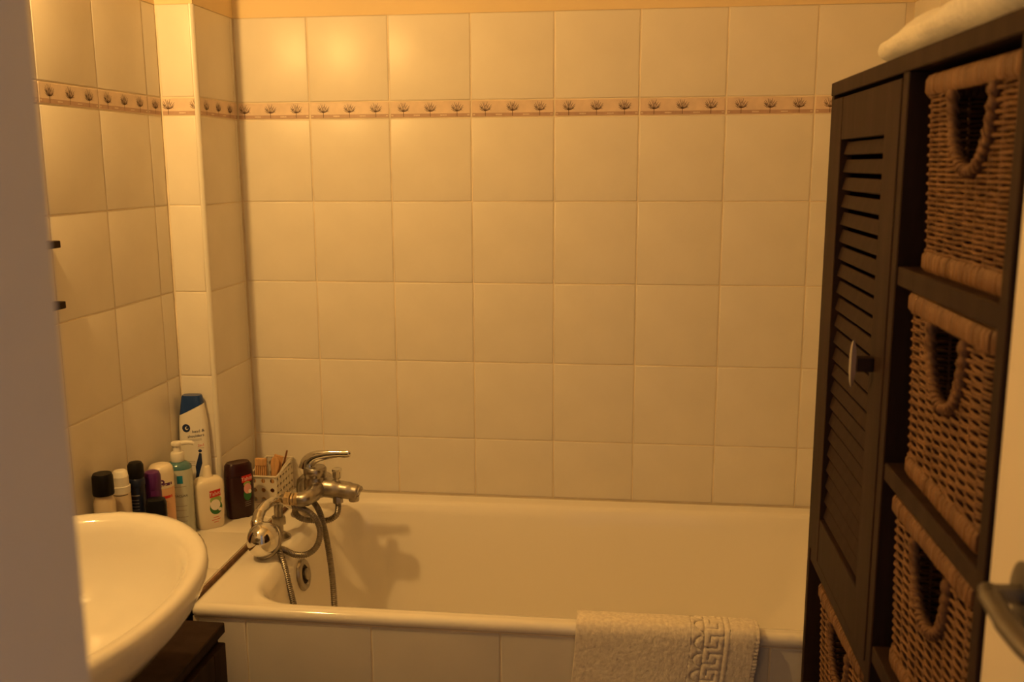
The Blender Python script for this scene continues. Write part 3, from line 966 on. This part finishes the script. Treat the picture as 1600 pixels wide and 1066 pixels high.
for j in range(NV):
    for i in range(NU):
        a = j * (NU + 1) + i
        Fc.append((a, a + 1, a + NU + 2, a + NU + 1))
me = bpy.data.meshes.new('bath_towel')
me.from_pydata(V, [], Fc)
me.update()
o = link('bath_towel', me, None, M_TOWEL, 180)
o.location = (1.05, -.71, .3)
sm = o.modifiers.new('thick', 'SOLIDIFY'); sm.thickness = .0045; sm.offset = -1
tag(o, 'beige terry towel with raised key pattern draped over the bath edge', 'towel')

# ------------------------------------------------------------------ tall storage cabinet
CX, CD = 1.291, .308                   # front plane, depth
CY0, CY1 = -1.512, -.748               # near and far outer sides
CT = 1.520
cab = thing('storage_cabinet', 'tall dark brown wooden cabinet with louvred door and basket shelves', 'cabinet', (CX + CD / 2, (CY0 + CY1) / 2, 0))
def cbox(name, x0, y0, z0, x1, y1, z1, bev=.0012, parent=None, m=None):
    bm = B()
    ox, oy = CX + CD / 2, (CY0 + CY1) / 2
    box(bm, x0 - ox, y0 - oy, z0, x1 - ox, y1 - oy, z1, bev)
    return obj(name, bm, m or M_WENGE, parent or cab)
XB = CX + CD
cbox('top_board', CX - .001, CY0 - .001, CT - .0200, XB, CY1 + .001, CT)
cbox('side_panel', CX, CY0, .0, XB, CY0 + .020, CT - .0203)
cbox('side_panel', CX, CY1 - .016, .0, XB, CY1, CT - .0203)
cbox('divider', CX, -1.172, .04, XB - .008, -1.150, CT - .0203)
cbox('back_panel', XB - .006, CY0 + .0205, .04, XB, CY1 - .0165, CT - .021)
for z in (1.268, 1.030, .790, .545, .300, .045):
    cbox('shelf', CX + .002, CY0 + .0203, z - .011, XB - .0065, -1.1723, z + .011)
for z in (.752, .510, .275, .045):
    cbox('shelf', CX + .002, -1.1497, z - .010, XB - .0065, CY1 - .0163, z + .010)
# louvred door
ox, oy = CX + CD / 2, (CY0 + CY1) / 2
DY0, DY1, DZ0, DZ1 = -1.1475, -.7665, .766, 1.494
door = bpy.data.objects.new('louvre_door', None)
COL.objects.link(door)
door.parent = cab
door.location = (CX - ox, (DY0 + DY1) / 2 - oy, DZ0)
dy = (DY0 + DY1) / 2
def dbox(name, x0, y0, z0, x1, y1, z1, bev=.001, m=None):
    bm = B()
    box(bm, x0, y0 - dy, z0 - DZ0, x1, y1 - dy, z1 - DZ0, bev)
    return obj(name, bm, m or M_WENGE, door)
LY0, LY1, LZ0, LZ1 = -1.083, -.832, .838, 1.432
dbox('stile', -.001, DY0, DZ0, .018, LY0, DZ1)
dbox('stile', -.001, LY1, DZ0, .018, DY1, DZ1)
dbox('rail', -.0002, LY0 + .0003, LZ1, .018, LY1 - .0003, DZ1)
dbox('rail', -.0002, LY0 + .0003, DZ0, .018, LY1 - .0003, LZ0)
NS = 23
pitch_ = (LZ1 - LZ0) / NS
bm = B()
box(bm, -.0026, LY0 + .0005 - dy, -.0098, .0026, LY1 - .0005 - dy, .0098, .001)
for v in bm.verts:
    x, z = v.co.x, v.co.z
    a = math.radians(-15)
    v.co.x, v.co.z = x * math.cos(a) - z * math.sin(a), x * math.sin(a) + z * math.cos(a)
s0 = None
for k in range(NS):
    z = LZ0 + pitch_ * (k + .5) - DZ0
    if s0 is None:
        s0 = obj('slat', bm, M_WENGE, door)
        o = s0
    else:
        o = s0.copy(); COL.objects.link(o); o.parent = door
    o.location = (.0095, 0, z)
bm = B()
loft(bm, [[(x - .0255, y, z) for x, y, z in ((w_ * .6, -w_, zz), (w_ * .6, w_, zz), (-w_ * .6, w_, zz), (-w_ * .6, -w_, zz))] for zz, w_ in ((-.030, .0012), (-.024, .0035), (-.010, .0052), (.010, .0052), (.024, .0035), (.030, .0012))])
for v in bm.verts:
    v.co.y += -1.098 - dy; v.co.z += 1.147 - DZ0
obj('handle', bm, M_STEEL, door, 50)
dbox('handle_bracket', -.0225, -1.106, 1.138, -.0012, -1.090, 1.156)

# ------------------------------------------------------------------ wicker baskets
WW, WD, WH = .276, .262, .212
def basket_proto():
    t = thing('wicker_basket', 'x', 'basket')
    hw, hd = WW / 2, WD / 2
    R_ = .016
    def perim(z, off=0.0):
        """closed rounded rectangle, returned as a function of arc length, with outward normals"""
        k = 1 - .05 * (1 - z / WH)
        a, b = hw * k + off, hd * k + off
        r = R_
        segs = []
        pts = []
        for (cx, cy, a0) in ((a - r, b - r, 0), (-a + r, b - r, 90), (-a + r, -b + r, 180), (a - r, -b + r, 270)):
            for i in range(5):
                an = math.radians(a0 + 90 * i / 4)
                pts.append((Vector((cx + r * math.cos(an), cy + r * math.sin(an), z)), Vector((math.cos(an), math.sin(an), 0))))
        pts.append(pts[0])
        L_ = [0]
        for p, q in zip(pts[:-1], pts[1:]): L_.append(L_[-1] + (q[0] - p[0]).length)
        def f(s):
            s %= L_[-1]
            for i in range(len(L_) - 1):
                if L_[i + 1] >= s:
                    u = (s - L_[i]) / max(1e-9, L_[i + 1] - L_[i])
                    return pts[i][0].lerp(pts[i + 1][0], u), pts[i][1].lerp(pts[i + 1][1], u).normalized()
            return pts[-1]
        return f, L_[-1]
    hx, htop, hbot, hwid = .010, WH - .021, WH - .102, .055
    def in_hole(p):
        if p.y > -hd * .9: return False
        dz = htop - p.z
        if dz < -.01 or p.z < hbot: return False
        kk = (p.z - hbot) / (htop - hbot)
        w = hwid * math.sqrt(max(0, 1 - (1 - min(1, kk)) ** 2.4))
        return abs(p.x - hx) < w
    bm = B()
    rnd = random.Random(5)
    z0, z1, zp = .023, WH - .022, .0052
    nrow = int((z1 - z0) / zp)
    NSTK = 36
    for r in range(nrow + 1):
        z = z0 + zp * r
        f, Lp = perim(z)
        n = NSTK * 4
        run = []
        runs = []
        jit = [rnd.uniform(-.0005, .0005) for _ in range(n + 1)]
        for i in range(n + 1):
            s = Lp * i / n
            p, nn = f(s)
            if in_hole(p):
                if len(run) > 1: runs.append(run)
                run = []
                continue
            w = math.sin(PI * (i / 4.0) + PI * (r % 2))
            run.append(p + nn * (w * .0019) + Vector((0, 0, jit[i % n])))
        if len(run) > 1: runs.append(run)
        for q in runs: tube(bm, q, .00185 * rnd.uniform(.9, 1.1), 5)
    obj('woven_strands', bm, M_WICKER, t, 60)['kind'] = 'stuff'
    bm = B()
    f0, L0 = perim(.012)
    f1, L1 = perim(WH - .014)
    for i in range(NSTK):
        a, b = f0(L0 * (i + .0) / NSTK)[0], f1(L1 * (i + .0) / NSTK)[0]
        if abs(a.x - hx) < hwid * .98 and a.y < -hd * .8:
            kk = 1 - (1 - min(1, abs(a.x - hx) / hwid) ** 2) ** (1 / 2.4)
            b = a.lerp(b, max(.1, (hbot + kk * (htop - hbot) - .012) / (WH - .026)))
        tube(bm, [a, b], .0018, 5)
    obj('stakes', bm, M_WICKER, t, 60)['kind'] = 'stuff'
    for nm, za, zb, th in (('rim_band', WH - .022, WH, .0065), ('base_band', .0, .022, .0055)):
        bm = B()
        f, Lp = perim((za + zb) / 2)
        s = 0.0
        while s < Lp - .004:
            w = min(rnd.uniform(.0060, .0098), Lp - s)
            (p, n1), (q, n2) = f(s + .0003), f(s + w - .0003)
            mid = (p + q) / 2
            d = (q - p)
            ln = d.length
            if ln < 1e-5: s += w; continue
            xd = d / ln
            nn = Vector((xd.y, -xd.x, 0))
            tt = th * rnd.uniform(.88, 1.08)
            ht = (zb - za) / 2 * rnd.uniform(.97, 1.0)
            prof_ = [(-tt, -ht + .003), (-tt + .003, -ht), (tt - .003, -ht), (tt, -ht + .004), (tt, ht - .005), (tt - .003, ht), (-tt + .003, ht), (-tt, ht - .003)]
            rings = []
            for u, sc in ((-ln / 2, .80), (-ln / 2 + .0012, 1.0), (ln / 2 - .0012, 1.0), (ln / 2, .80)):
                rings.append([mid + xd * u + nn * (a * sc) + Vector((0, 0, b)) for a, b in prof_])
            loft(bm, rings)
            s += w
        obj(nm, bm, M_WRAP, t, 40)['kind'] = 'stuff'
    # wrapped edge of the U-shaped hand hole
    pts = []
    for k in range(25):
        an = PI * k / 24
        x = hx - hwid * math.cos(an)
        z = htop - (htop - hbot) * max(0, math.sin(an)) ** .83
        kz = 1 - .05 * (1 - z / WH)
        pts.append(Vector((x, -hd * kz - .003, z)))
    pts = catmull(pts, 5)
    bm = B()
    tube(bm, pts, [.0052 + .0007 * math.sin(i * 1.35) for i in range(len(pts))], 9)
    # spiral wrap strands
    for ph in (0, PI):
        sp = []
        for i in range(len(pts) - 1):
            for h_ in (0, .5):
                p = pts[i].lerp(pts[i + 1], h_)
                tg = (pts[i + 1] - pts[i]).normalized()
                yv = Vector((0, -1, 0)); xv = tg.cross(yv).normalized()
                a = (i + h_) * .55 + ph
                sp.append(p + xv * (.0054 * math.cos(a)) + yv * (.0054 * math.sin(a)))
        tube(bm, sp, .0016, 5)
    obj('hand_hole_edge', bm, M_WICKER, t, 60)
    bm = B(); box(bm, -hw * .93, -hd * .93, .003, hw * .93, hd * .93, .008)
    obj('base', bm, M_WICKER, t)
    return t
def copy_tree(o, parent=None):
    c = o.copy(); COL.objects.link(c); c.parent = parent
    for ch in [x for x in bpy.data.objects if x.parent == o]: copy_tree(ch, c)
    return c
bp_ = basket_proto()
bxc = CX + .010 + WD / 2
spots = [((bxc + .004, -1.337, 1.2792), 'brown wicker basket on the top right shelf of the cabinet'),
         ((bxc, -1.335, 1.0412), 'brown wicker basket on the middle right shelf, below the top one'),
         ((bxc, -1.335, .8012), 'brown wicker basket on the lowest visible right shelf'),
         ((bxc, -.962, .5202), 'brown wicker basket under the louvred door')]
for i, (p, lab) in enumerate(spots):
    o = bp_ if i == 0 else copy_tree(bp_)
    o.location = p
    o.rotation_euler.z = -PI / 2 + (.012, -.015, .01, .02)[i]
    tag(o, lab, 'basket', 'wicker baskets in the cabinet')

# ------------------------------------------------------------------ white towels on top of the cabinet
def folded(name, label, c, sx, sy, h, seed, slope=0.0, lean=0.0):
    bm = B()
    bmesh.ops.create_cube(bm, size=1.0)
    bmesh.ops.subdivide_edges(bm, edges=list(bm.edges), cuts=26, use_grid_fill=True)
    for v in bm.verts:
        x, y, z = v.co * 2
        # puffy slab: super-ellipsoid with a flattened underside
        q = ((abs(x) ** 7 + abs(y) ** 7) ** (2.4 / 7) + abs(z) ** 2.4) ** (1 / 2.4)
        P = Vector((x / q * sx, y / q * sy, z / q))
        P.z = max(P.z, -.72) + .72
        P.z *= h / 1.72
        d = noise.noise(P * 13 + Vector((seed, 0, 0))) * .012 + noise.noise(P * 40 + Vector((0, seed, 0))) * .004 + noise.noise(P * 230) * .0012
        k = min(1, P.z / h * 2)
        P.z = P.z * (1 + slope * (x / q * .5) + lean * y / q) + k * d
        P.x += d * .6 * k; P.y += d * .8 * k
        v.co = P
    o = obj(name, bm, M_WTOWEL, None, 180)
    o.location = c
    return tag(o, label, 'towel', 'white towels on the cabinet')
folded('folded_towel', 'fluffy white folded towel lying directly on top of the dark cabinet', (1.447, -1.232, CT + .0005), .158, .285, .070, 3.1, .35, -.28)
folded('folded_towel', 'fluffy white folded towel resting on another towel above the cabinet', (1.478, -1.255, CT + .0980), .120, .226, .080, 8.7, .1)

# ------------------------------------------------------------------ open door by the camera with its lever handle
dr = thing('door_1', 'open cream painted door with a metal lever at the right edge', 'door', (1.29, -1.60, 0))
dr['kind'] = 'structure'
DXF = 1.272
def drbox(name, x0, y0, z0, x1, y1, z1, bev=.002, m=None, parent=None):
    bm = B(); box(bm, x0 - 1.29, y0 + 1.60, z0, x1 - 1.29, y1 + 1.60, z1, bev, 2)
    return obj(name, bm, m or M_DOORP, parent or dr)
YE = -1.572
leaf = drbox('leaf', DXF, YE - .70, .01, DXF + .038, YE, 2.05)
for z0, z1 in ((.16, .55), (.70, 1.125), (1.28, 1.95)):
    bm = B()
    a, b = YE - .11, YE - .59
    fr = ((z0, z1, a, b))
    for (y0, y1, q0, q1) in ((a, a - .018, z0, z1), (b + .018, b, z0, z1), (a, b, z1 - .018, z1), (a, b, z0, z0 + .018)):
        box(bm, DXF - .005 - 1.29, min(y0, y1) + 1.60, q0, DXF + .001 - 1.29, max(y0, y1) + 1.60, q1, .002, 2)
    obj('panel_moulding', bm, M_DOORP, leaf)
hz, hy = 1.090, YE - .075
lv = bpy.data.objects.new('lever_handle', None)
COL.objects.link(lv)
lv.parent = dr
lv.location = (DXF - 1.29, hy + 1.60, hz)
bm = B(); lathe(bm, [(.024, 0), (.024, .004), (.020, .006)], n=24); bmesh.ops.rotate(bm, verts=bm.verts, cent=(0, 0, 0), matrix=Matrix.Rotation(-PI / 2, 3, 'Y')); obj('rosette', bm, M_HANDLE, lv)
bm = B(); tube(bm, [(-.004, 0, 0), (-.018, 0, 0), (-.026, 0, 0)], [.008, .007, .007], 14); obj('neck', bm, M_HANDLE, lv)
bm = B(); tube(bm, catmull([(-.026, .006, .001), (-.028, -.004, 0), (-.029, -.04, -.004), (-.028, -.085, -.004), (-.025, -.115, .002)], 6), [.0070] * 6 + [.0085] * 6 + [.0095] * 6 + [.009] * 6 + [.006], 14, flat=.75); obj('lever', bm, M_HANDLE, lv, 50)
